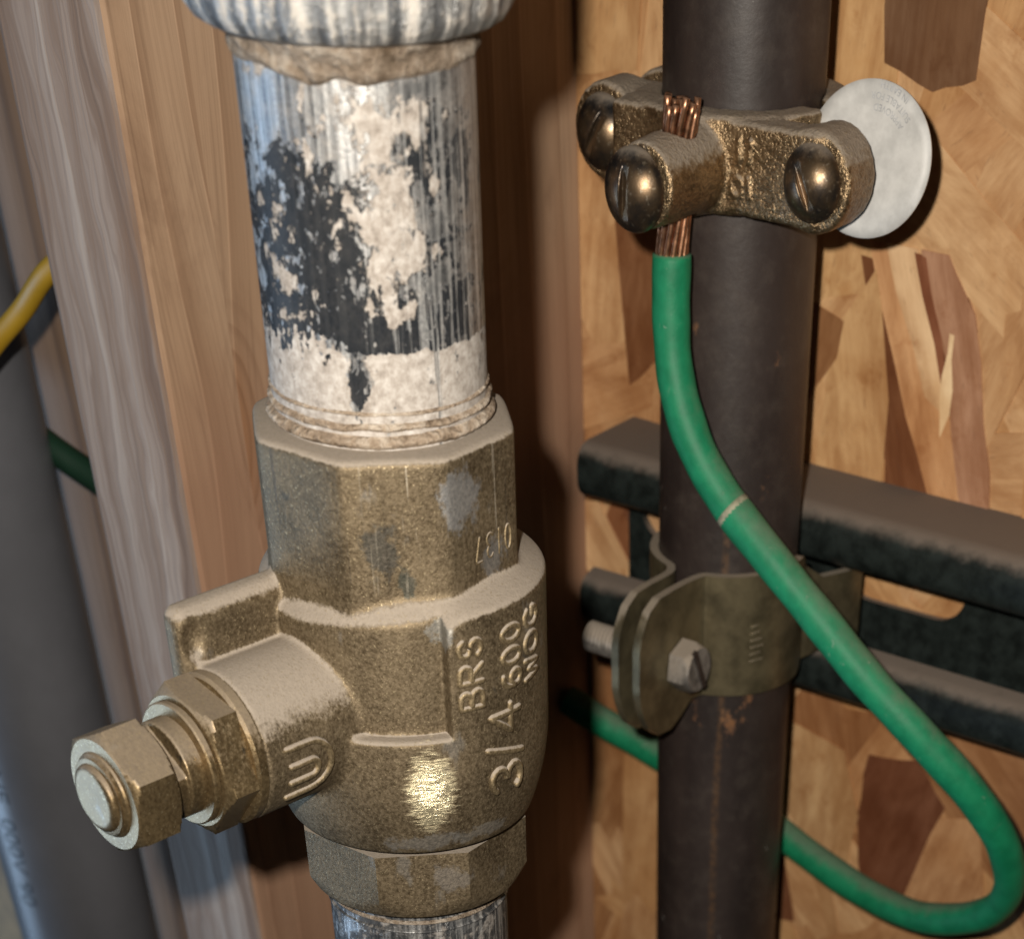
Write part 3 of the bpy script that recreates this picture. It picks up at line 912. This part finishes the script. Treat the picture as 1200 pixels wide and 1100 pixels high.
letters('0137', on_neck, 2.8, 1.25, 0.95, 0.17, mat=M_letter, widths={'1': 0.6})

# emblem on the bonnet: two nested hairpins
def on_bonnet(o_, a):
    return (9.32 * math.cos(rad(a)), -o_, SZ + 9.32 * math.sin(rad(a)))
def hairpin(a_up, a_lo, o0, o1):
    P = [(o0, a_up), (o1, a_up)]
    am = (a_up + a_lo) / 2; hw = (a_up - a_lo) / 2
    rr = hw * math.pi / 180 * 9.3
    for i in range(1, 9):
        t = math.pi * i / 9
        P.append((o1 - rr * math.sin(t), am + hw * math.cos(t)))
    P += [(o1, a_lo), (o0, a_lo)]
    return tube([on_bonnet(*p) for p in P], 0.47, 8, round_ends=True)
obj('emblem_stroke', hairpin(9, -33, 28.2, 24.4), M_letter, valve)
obj('emblem_stroke', hairpin(-5, -19, 27.8, 24.4), M_letter, valve)

def at_stem(o):
    o.location = (0, 0, SZ * MM); return o
at_stem(obj('gland_ring', lathe([(5, 31.0), (8.7, 31.0), (9.2, 31.4), (9.2, 32.6), (8.8, 33.0), (5, 33.0)], 96, '-y', name='gland_ring'), M_nut, valve))
at_stem(obj('packing_nut', prism(6, 9.3, 33.0, 37.6, rad(-12), 0, 0.9, '-y', name='packing_nut'), M_nut, valve))
at_stem(obj('washer', lathe([(4.5, 37.6), (7.2, 37.6), (7.4, 37.8), (7.4, 38.5), (7.2, 38.7), (4.5, 38.7)], 72, '-y', name='washer'), M_nut, valve))
def stem_sdf(x, y, z):
    h = -y
    q = np.sqrt(x * x + z * z)
    base = scyl(x, z, h, 5.9, 36, 41.2, 0.4)
    fl = smax(scyl(x, z, h, 5.4, 40, 46.0, 0.3), np.abs(x * math.cos(rad(58)) + z * math.sin(rad(58))) - 3.7, 0.25)
    tip = scyl(x, z, h, 4.1, 44, 52.0, 1.0)
    return smin(smin(base, fl, 0.3), tip, 0.3)
sm = sdf_mesh(stem_sdf, (-7, -53.6, -7), (7, -35, 7), 0.2, 'stem'); sm.materials.append(M_nut)
at_stem(obj('stem', sm, M_nut, valve))
at_stem(obj('handle_nut', prism(6, 7.8, 43.4, 50.2, rad(24), 0.8, 0.9, '-y', name='handle_nut'), M_nut, valve))
at_stem(obj('thread_collar', lathe([(3.5, 50.0), (5.2, 50.0), (5.0, 50.5), (4.5, 50.8), (4.6, 51.1), (3.7, 51.3)], 48, '-y', name='thread_collar'), M_nut, valve))
obj('end_cap', prism(8, 17.2, -29.6, -20.3, rad(-15), 2.6, 0.0, name='end_cap'), M_valve, valve)
obj('joint_groove', lathe([(14.6, -21), (14.6, -18.6)], 96, name='joint_groove'), M_iron, valve)

# ================================================================== IRON PIPE AND GROUND CLAMP
iron = tag(obj('iron_pipe', lathe([(13.35, -260 + i * 10) for i in range(44)], 128, jitter=lambda a, h, k: wob(a, h * .03, 0.03), name='iron_pipe'), M_iron),
           'dark brown black iron pipe strapped to the channel, right of the valve', 'pipe')
iron.location = W(-31, -34.5, 0)

gc = thing('ground_clamp', 'rough bronze ground clamp bolted round the iron pipe, holding the green wire', 'clamp', (-29, -34.5, 31))
def jaw_sdf(x, y, z):
    px = x + 2.0
    rho = np.sqrt(px * px + y * y)
    tl = 0.07 * x                                  # the bar sags a little at one end
    zz = z
    ears = np.minimum(scyl(x - 21.8, zz + 0.1, y, 6.6, -15.6, -7.5, 1.0), scyl(x + 21.3, zz - 0.6, y, 6.5, -12.2, -4.6, 1.0))
    bar = sbox(x, y, zz, -17, 23, -16.4, -10.5, -6.0, 6.0, 0.9)
    curve = smax(np.abs(rho - 15.2) - 2.6, np.maximum(np.abs(zz) - 6.2, y + 3.0), 0.8)
    d = smin(smin(ears, bar, 1.0), curve, 1.0)
    d = smax(d, -(rho - 13.4), 0.2)
    boss = smax(np.sqrt((x + 0.4) ** 2 + (zz + 0.6) ** 2) - (6.0 + 0.05 * (y + 22)), np.maximum(-30.6 - y, y + 12), 0.7)
    d = smin(d, boss, 0.9)
    # cast marks
    for (a, b, c, e) in [(8.2, 3.8, 8.2, 1.2), (10.4, 3.8, 10.2, 1.4), (10.2, -1.0, 10.4, -3.4)]:
        t = np.clip(((x - a) * (c - a) + (zz - b) * (e - b)) / ((c - a) ** 2 + (e - b) ** 2), 0, 1)
        seg = np.sqrt((x - a - t * (c - a)) ** 2 + (zz - b - t * (e - b)) ** 2 + (y + 16.3) ** 2) - 0.5
        d = smin(d, seg, 0.3)
    ring = np.sqrt((np.sqrt((x - 8.0) ** 2 + (zz + 2.2) ** 2) - 1.1) ** 2 + (y + 16.3) ** 2) - 0.42
    d = smin(d, ring, 0.3)
    gr = np.sin(2.9 * x + 1.3 * zz) * np.sin(3.3 * zz - 1.1 * x + 2) + 0.8 * np.sin(4.7 * x - 2.1 * zz + 1) * np.sin(5.3 * zz + 1.9 * x) + 0.6 * np.sin(1.3 * x + 2.2 * zz + y)
    d = d + 0.03 * gr * (y > -17.5)
    # wire hole through the boss
    hole = np.sqrt((x + 0.4) ** 2 + (y + 21.5) ** 2) - 3.3
    d = smax(d, -hole, 0.3)
    return d
jm = sdf_mesh(jaw_sdf, (-29, -32, -9), (29, 1, 9), 0.30, 'front_jaw'); jm.materials.append(M_clamp)
obj('front_jaw', jm, M_clamp, gc)
def back_sdf(x, y, z):
    px = x + 2.0
    rho = np.sqrt(px * px + y * y)
    ears = np.minimum(scyl(x - 21.5, z, y, 6.4, 2.4, 9.5, 1.0), scyl(x + 20.5, z, y, 6.6, 2.4, 9.5, 1.0))
    curve = smax(np.abs(rho - 15.2) - 2.4, np.maximum(np.abs(z) - 6.0, 3.0 - y), 0.8)
    bar = sbox(x, y, z, -19, 19, 3.5, 9, -6, 6, 1.2)
    d = smin(smin(ears, curve, 1.5), bar, 1.5)
    return smax(d, -(rho - 13.4), 0.2)
bm_ = sdf_mesh(back_sdf, (-29, 0, -8.5), (29, 20, 8.5), 0.4, 'back_jaw'); bm_.materials.append(M_clamp)
obj('back_jaw', bm_, M_clamp, gc)
def head_sdf(x, y, z):            # slotted round head, base at y=0, dome towards -y
    Rs = 5.9
    dome = np.sqrt(x * x + z * z + (y - 2.1) ** 2) - Rs
    d = smax(smax(dome, y, 0.3), np.sqrt(x * x + z * z) - 5.25, 0.5)
    slot = np.maximum(np.abs(x) - 0.58, y + 2.75)
    return smax(d, -slot, 0.25)
hm = sdf_mesh(head_sdf, (-6.5, -5, -6.5), (6.5, 0.9, 6.5), 0.17, 'screw_head'); hm.materials.append(M_screw)
def screw(x, y, z, slot, shaft=None, tilt=(0, 0)):
    s = obj('clamp_screw', hm, M_screw, gc)
    s.location = (x * MM, y * MM, z * MM); s.rotation_euler = (rad(tilt[0]), rad(slot), rad(tilt[1]))
    if shaft:
        sh = obj('shank', lathe([(3.0, 0), (3.0, shaft)], 24, '-y', name='shank'), M_screw, s)
        sh.location = (0, (shaft) * MM, 0)
    return s
screw(21.8, -15.6, 0.0, -28, 27)
screw(-21.3, -12.2, 0.6, 30, 24)
screw(-1.0, -31.6, -0.9, 2, 6).scale = (1.07, 1.0, 1.07)

# white tag hanging on the right clamp screw
tg = thing('clamp_tag', 'round white tag with faint grey print behind the clamp\'s right ear', 'tag', (-4.8, -38.0, 32.0),
           Matrix.Rotation(rad(-9), 4, 'X') @ Matrix.Rotation(rad(6), 4, 'Z'))
def tag_pt(r, a): return (r * math.cos(a), r * math.sin(a))
V = []; F = []
nr, na = 7, 72
def tagy(x, z): return 0.35 * math.sin(x * .21 + 1) + 0.25 * math.sin(z * .27)
for side in (0, 1):
    for i in range(nr):
        r = 10.6 * i / (nr - 1) if i else 0.01
        for j in range(na):
            a = 2 * math.pi * j / na
            x, z = r * math.cos(a) * 1.02, r * math.sin(a) * 0.93
            V.append((x, tagy(x, z) + 0.45 * side, z))
for side in (0, 1):
    o0 = side * nr * na
    for i in range(nr - 1):
        for j in range(na):
            jj = (j + 1) % na
            F.append((o0 + i * na + j, o0 + i * na + jj, o0 + (i + 1) * na + jj, o0 + (i + 1) * na + j))
e0 = (nr - 1) * na; e1 = nr * na + (nr - 1) * na
for j in range(na):
    jj = (j + 1) % na
    F.append((e0 + j, e0 + jj, e1 + jj, e1 + j))
obj('disc', mesh('disc', V, F), M_tag, tg)

def text_mesh(txt, size):
    cu = bpy.data.curves.new('txt', 'FONT'); cu.body = txt; cu.size = size; cu.resolution_u = 3
    to = bpy.data.objects.new('txt', cu); C.objects.link(to)
    dg = bpy.context.evaluated_depsgraph_get(); dg.update()
    me = bpy.data.meshes.new_from_object(to.evaluated_get(dg))
    bpy.data.objects.remove(to); bpy.data.curves.remove(cu)
    bm = bmesh.new(); bm.from_mesh(me)
    bmesh.ops.triangulate(bm, faces=bm.faces)
    bmesh.ops.subdivide_edges(bm, edges=[e for e in bm.edges if e.calc_length() > size * 0.25], cuts=1)
    bm.to_mesh(me); bm.free()
    return me
def arc_text(txt, size, R, a_mid):
    me = text_mesh(txt, size)
    xs = [v.co.x for v in me.vertices]; wmid = (min(xs) + max(xs)) / 2
    for v in me.vertices:
        # printed to be read from the far side: letter feet towards the rim
        a = rad(a_mid) + (v.co.x - wmid) / R
        r = R - v.co.y
        x, z = r * math.cos(a), r * math.sin(a)
        v.co = (x * MM, (tagy(x, z) - 0.03) * MM, z * MM)
    o = obj('printed_line', me, M_ink, tg)
    return o
arc_text('APPROVED', 1.25, 6.9, 68)
arc_text('SUITABLE FOR', 1.25, 8.3, 70)
arc_text('IN EARTH', 1.25, 9.7, 72)

# ================================================================== STRUT CHANNEL
st = thing('strut_channel', 'dusty black green slotted steel channel running along the wall behind the iron pipe', 'channel', (0, 0, -43))
def ribbon(path2, th):
    """closed outline round a 2-D centre line"""
    P = [np.array(p, float) for p in path2]
    L = []; R_ = []
    for i, p in enumerate(P):
        t = P[min(i + 1, len(P) - 1)] - P[max(i - 1, 0)]; t /= np.linalg.norm(t)
        nrm = np.array([-t[1], t[0]])
        L.append(p + nrm * th / 2); R_.append(p - nrm * th / 2)
    return L + R_[::-1]
def fillet(P, r, n=5):
    out = [np.array(P[0], float)]
    for a, b, c in zip(P[:-2], P[1:-1], P[2:]):
        a, b, c = (np.array(q, float) for q in (a, b, c))
        u = (a - b) / np.linalg.norm(a - b); w = (c - b) / np.linalg.norm(c - b)
        rr = min(r, np.linalg.norm(a - b) * .45, np.linalg.norm(c - b) * .45)
        p0 = b + u * rr; p1 = b + w * rr
        for i in range(n + 1):
            t = i / n
            out.append((1 - t) ** 2 * p0 + 2 * t * (1 - t) * b + t * t * p1)
    out.append(np.array(P[-1], float))
    return out
X0, X1 = -77.5, 150
def sweep_x(loop, x0, x1, steps=24, name='flange'):
    n = len(loop); V = []; F = []
    for i in range(steps + 1):
        x = x0 + (x1 - x0) * i / steps
        for y, z in loop: V.append((x, y, z))
    for i in range(steps):
        for j in range(n):
            jj = (j + 1) % n
            F.append((i * n + j, i * n + jj, (i + 1) * n + jj, (i + 1) * n + j))
    F.append(tuple(range(n))); F.append(tuple(steps * n + j for j in range(n)))
    return mesh(name, V, F, sharp=50)
HH = 17.3
flp = fillet([(-0.8, HH - 1.2), (-19.9, HH - 1.2), (-19.9, HH - 8.2), (-15.6, HH - 9.2)], 3.2)
obj('flange', sweep_x(ribbon(flp, 2.4), X0, X1), M_strut, st)
obj('flange', sweep_x(ribbon([(y, -z) for y, z in flp], 2.4), X0, X1), M_strut, st)
# back plate with long slots
cu = bpy.data.curves.new('plate', 'CURVE'); cu.dimensions = '2D'; cu.fill_mode = 'BOTH'; cu.extrude = 1.1 * MM
def spl(P):
    s = cu.splines.new('POLY'); s.points.add(len(P) - 1); s.use_cyclic_u = True
    for q, p in zip(s.points, P): q.co = (p[0] * MM, p[1] * MM, 0, 1)
spl([(X0, -HH + 2.4), (X1, -HH + 2.4), (X1, HH - 2.4), (X0, HH - 2.4)])
xs = -9.0
for c in (xs - 51 - 0, xs, xs + 51, xs + 102, xs + 153):
    if c - 15 < X0 or c + 15 > X1: continue
    hw, r = 8.0, 6.2
    spl([(c + hw + r * math.cos(rad(a)), r * math.sin(rad(a)) + 2.2) for a in range(-90, 91, 15)] + [(c - hw + r * math.cos(rad(a)), r * math.sin(rad(a)) + 2.2) for a in range(90, 271, 15)])
po = bpy.data.objects.new('plate', cu); C.objects.link(po)
dg = bpy.context.evaluated_depsgraph_get(); dg.update()
pme = bpy.data.meshes.new_from_object(po.evaluated_get(dg)); bpy.data.objects.remove(po)
for v in pme.vertices: v.co = (v.co.x, v.co.z - 2.0 * MM, v.co.y)
bm = bmesh.new(); bm.from_mesh(pme); bmesh.ops.recalc_face_normals(bm, faces=bm.faces); bm.to_mesh(pme); bm.free()
pme.materials.clear()
obj('back_plate', pme, M_strut, st)

# ================================================================== STRUT PIPE CLAMP
sp = thing('strut_clamp', 'two part yellowish steel strap clamp holding the iron pipe to the channel', 'clamp', (-31, -34.5, -43))
def strap_mesh(sgn):
    xe = 2.9 if sgn > 0 else 2.0
    P = [(xe, -34.4), (xe, -30), (xe, -26), (xe, -22), (xe, -18.5)]
    R = 14.3
    a0 = -74
    P += [(xe + 0.25, -15.8)]
    for a in range(a0, 36, 6): P.append((R * math.cos(rad(a)), R * math.sin(rad(a))))
    P += [(13.0, 9.8), (14.2, 13.0), (16.5, 17.5), (16.8, 22)]
    P = fillet(P, 2.0, 3)
    pts = dense(P, 1.0)
    def zr(p):
        y = p[1]
        if y > -17: return (12.6 - 6.0 * min(1, max(0, (y - 4) / 8)), -8.8 + 2 * min(1, max(0, (y - 4) / 8)))
        t = (y + 34.4) / 17.4                      # 0 at the tip
        top = np.interp(t, [0, .06, .18, .36, .6, 1], [5.5, 8.4, 11.2, 12.7, 12.8, 12.6])
        bot = np.interp(t, [0, .06, .18, .36, .60, .8, 1], [-2.5, -6.2, -9.6, -11.8, -12.2, -10.8, -8.8])
        return (top, bot)
    th = 1.6; nz = 8
    V = []; F = []
    n = len(pts)
    for i, p in enumerate(pts):
        t = pts[min(i + 1, n - 1)] - pts[max(i - 1, 0)]; t = t / np.linalg.norm(t)
        nr_ = np.array([-t[1], t[0]])
        zt, zb = zr(p)
        for s_ in (th / 2, -th / 2):
            for k2 in range(nz + 1):
                z = zb + (zt - zb) * k2 / nz
                q = p + nr_ * s_
                V.append((q[0] * sgn, q[1], z))
    m = 2 * (nz + 1)
    for i in range(n - 1):
        for s_ in (0, 1):
            o0 = i * m + s_ * (nz + 1)
            for k2 in range(nz): F.append((o0 + k2, o0 + k2 + 1, o0 + m + k2 + 1, o0 + m + k2))
        a = i * m; b = a + nz + 1
        F.append((a, a + m, b + m, b)); F.append((a + nz, b + nz, b + nz + m, a + nz + m))
    for e in (0, (n - 1) * m):
        for k2 in range(nz): F.append((e + k2, e + k2 + 1, e + nz + 1 + k2 + 1, e + nz + 1 + k2))
    return mesh('strap', V, F, sharp=40)
strap_r = obj('strap', strap_mesh(1), M_strap, sp)
obj('strap', strap_mesh(-1), M_strap, sp)
# stamped marks, too worn to read
for i, (dy, L) in enumerate([(0, 1.4), (0, 1.8), (0, 2.2), (0, 2.6), (0, 2.0), (0, 2.6)]):
    a = rad(-38); R = 15.1
    z = 3.6 - i * 1.25
    obj('stamped_mark', tube([(R * math.cos(a), R * math.sin(a), z), (R * math.cos(a + L / R), R * math.sin(a + L / R), z + .25)], 0.16, 6, round_ends=True), M_strap, strap_r)
# bolt along x through both ears
bolt = obj('bolt_head', prism(6, 4.5, -8.4, -3.9, rad(20), 1.3, 0, '-x', name='bolt_head'), M_bolt, sp)
bolt.location = (0, -21.5 * MM, -0.8 * MM)
slot = obj('drive_slot', box(8.0, 8.75, -0.55, 0.55, -4.0, 4.0, name='drive_slot'), M_iron, bolt)
slot.rotation_euler = (rad(25), 0, 0)
sh = obj('bolt_shank', lathe([(2.5 + (0.22 if i % 2 else -0.1), -3 + i * 0.45) for i in range(46)], 32, '-x', name='bolt_shank'), M_bolt, sp)
sh.location = (0, -21.5 * MM, -0.8 * MM)
nt = obj('bolt_nut', prism(4, 6.4, 2.9, 5.2, rad(45), 0, 0.4, '-x', name='bolt_nut'), M_bolt, sp)
nt.location = (0, -21.5 * MM, -0.8 * MM)

# ================================================================== GREEN GROUND WIRE
gw = thing('ground_wire', 'green insulated wire looping from the clamp down behind the iron pipe', 'wire', (0, 0, 0))
WP = [(-30.0, -56, 19.8), (-29.6, -56.6, 11), (-27.8, -57.4, 2.5), (-23.4, -58, -5.8), (-17.2, -57.2, -13.4), (-7.9, -57, -20.4), (2.9, -56, -28.8),
      (13.4, -54, -37.8), (23.5, -51, -46.1), (32.2, -46, -55.5), (37.4, -39, -67.0), (36.6, -31, -80.0), (28.8, -25, -90.6),
      (12.7, -20, -98.6), (-4.7, -16, -100.0), (-22.5, -13, -97.2), (-36.0, -11, -94.0), (-66.7, -9, -88.9), (-80.6, -10, -85.4), (-89.5, -11, -82.5)]
path = catmull(WP, 12)
def sag(t): return 1.0 + 0.018 * math.sin(60 * t) + 0.014 * math.sin(143 * t)
obj('insulation', tube(path, 3.2, 24, 'insulation', rfun=sag), M_green, gw)
i0 = 4 * 12 + 2
obj('scuff', tube([p for p in path[i0:i0 + 3]], 3.27, 24, 'scuff', rfun=lambda t: 1.0), M_scuff, gw)
FR = [random.uniform(0, 9) for _ in range(12)]
def hel(i, z):
    t = (z - 17.0) / 23.0
    cx_, cy_ = -30.3 + 1.8 * t, -56.0 + 0.2 * math.sin(3 * t)
    if i >= 12:
        a = rad(60 * i + 70 * t); R = 1.15
    else:
        a = rad(30 * i + 75 * t); R = 2.22 + FR[i] * max(0, t - .72) ** 2
        cx_ += 3.0 * max(0, t - .72) ** 2
    return (cx_ + R * math.cos(a), cy_ + R * math.sin(a), z)
for i in range(18):
    top = 39.4 + random.uniform(-1.6, 1.0)
    zz = [17.0 + (top - 17.0) * q / 18 for q in range(19)]
    obj('copper_strand', tube([hel(i, z) for z in zz], 0.60, 8, 'copper_strand'), M_copper, gw)

# ================================================================== LEFT BAY: conduit and cables
cd = thing('conduit', 'grey plastic conduit with dark printed lettering at the far left', 'conduit', (-189, -85, 0))
obj('tube_wall', lathe([(16.7, -330 + i * 20) for i in range(31)], 96, name='tube_wall'), M_pvc, cd)
def conduit_text(txt, size, z_start, a0):
    me = text_mesh(txt, size)
    for v in me.vertices:
        a = rad(a0) + v.co.y / 16.78
        z = z_start - v.co.x
        v.co = (16.78 * math.cos(a) * MM, 16.78 * math.sin(a) * MM, z * MM)
    obj('printed_line', me, M_pvcink, cd)
conduit_text('40 (UL) IMP.LINE  000V 90', 6.5, -52, -92)
filler = tag(obj('gap_filler', tube([(0, 0, -300), (0, 0, -100), (0, 0, 0), (0, 0, 100), (0, 0, 250)], 17, 48, 'gap_filler'), M_filler), 'made-up blackish green hose at the far left edge, behind the conduit', 'filler')
filler.location = W(-219, -50, 0)  # added for the green strip and to keep the gap dark
yc = tag(obj('yellow_cable', tube(catmull([(-112.5, -95, 22), (-131.2, -100, 12.5), (-142, -101, 4.2), (-152, -104, -4), (-172, -112, -24), (-186, -122, -60), (-196, -124, -140), (-198, -124, -300)], 8), 1.8, 14, 'yellow_cable'), M_yellow),
         'thin yellow cable crossing in front of the conduit at the left edge', 'cable')
yc.location = W(0, 0, 0)
g2 = tag(obj('green_cable', tube(catmull([(-112.5, -66, -57), (-140, -68, -45), (-168, -70, -36.4), (-181, -72, -31), (-205, -72, -22), (-240, -74, -12), (-300, -76, 10)], 8), 2.8, 14, 'green_cable'), M_dkgreen),
         'dark green cable passing behind the grey conduit at the left', 'cable')
g2.location = W(0, 0, 0)
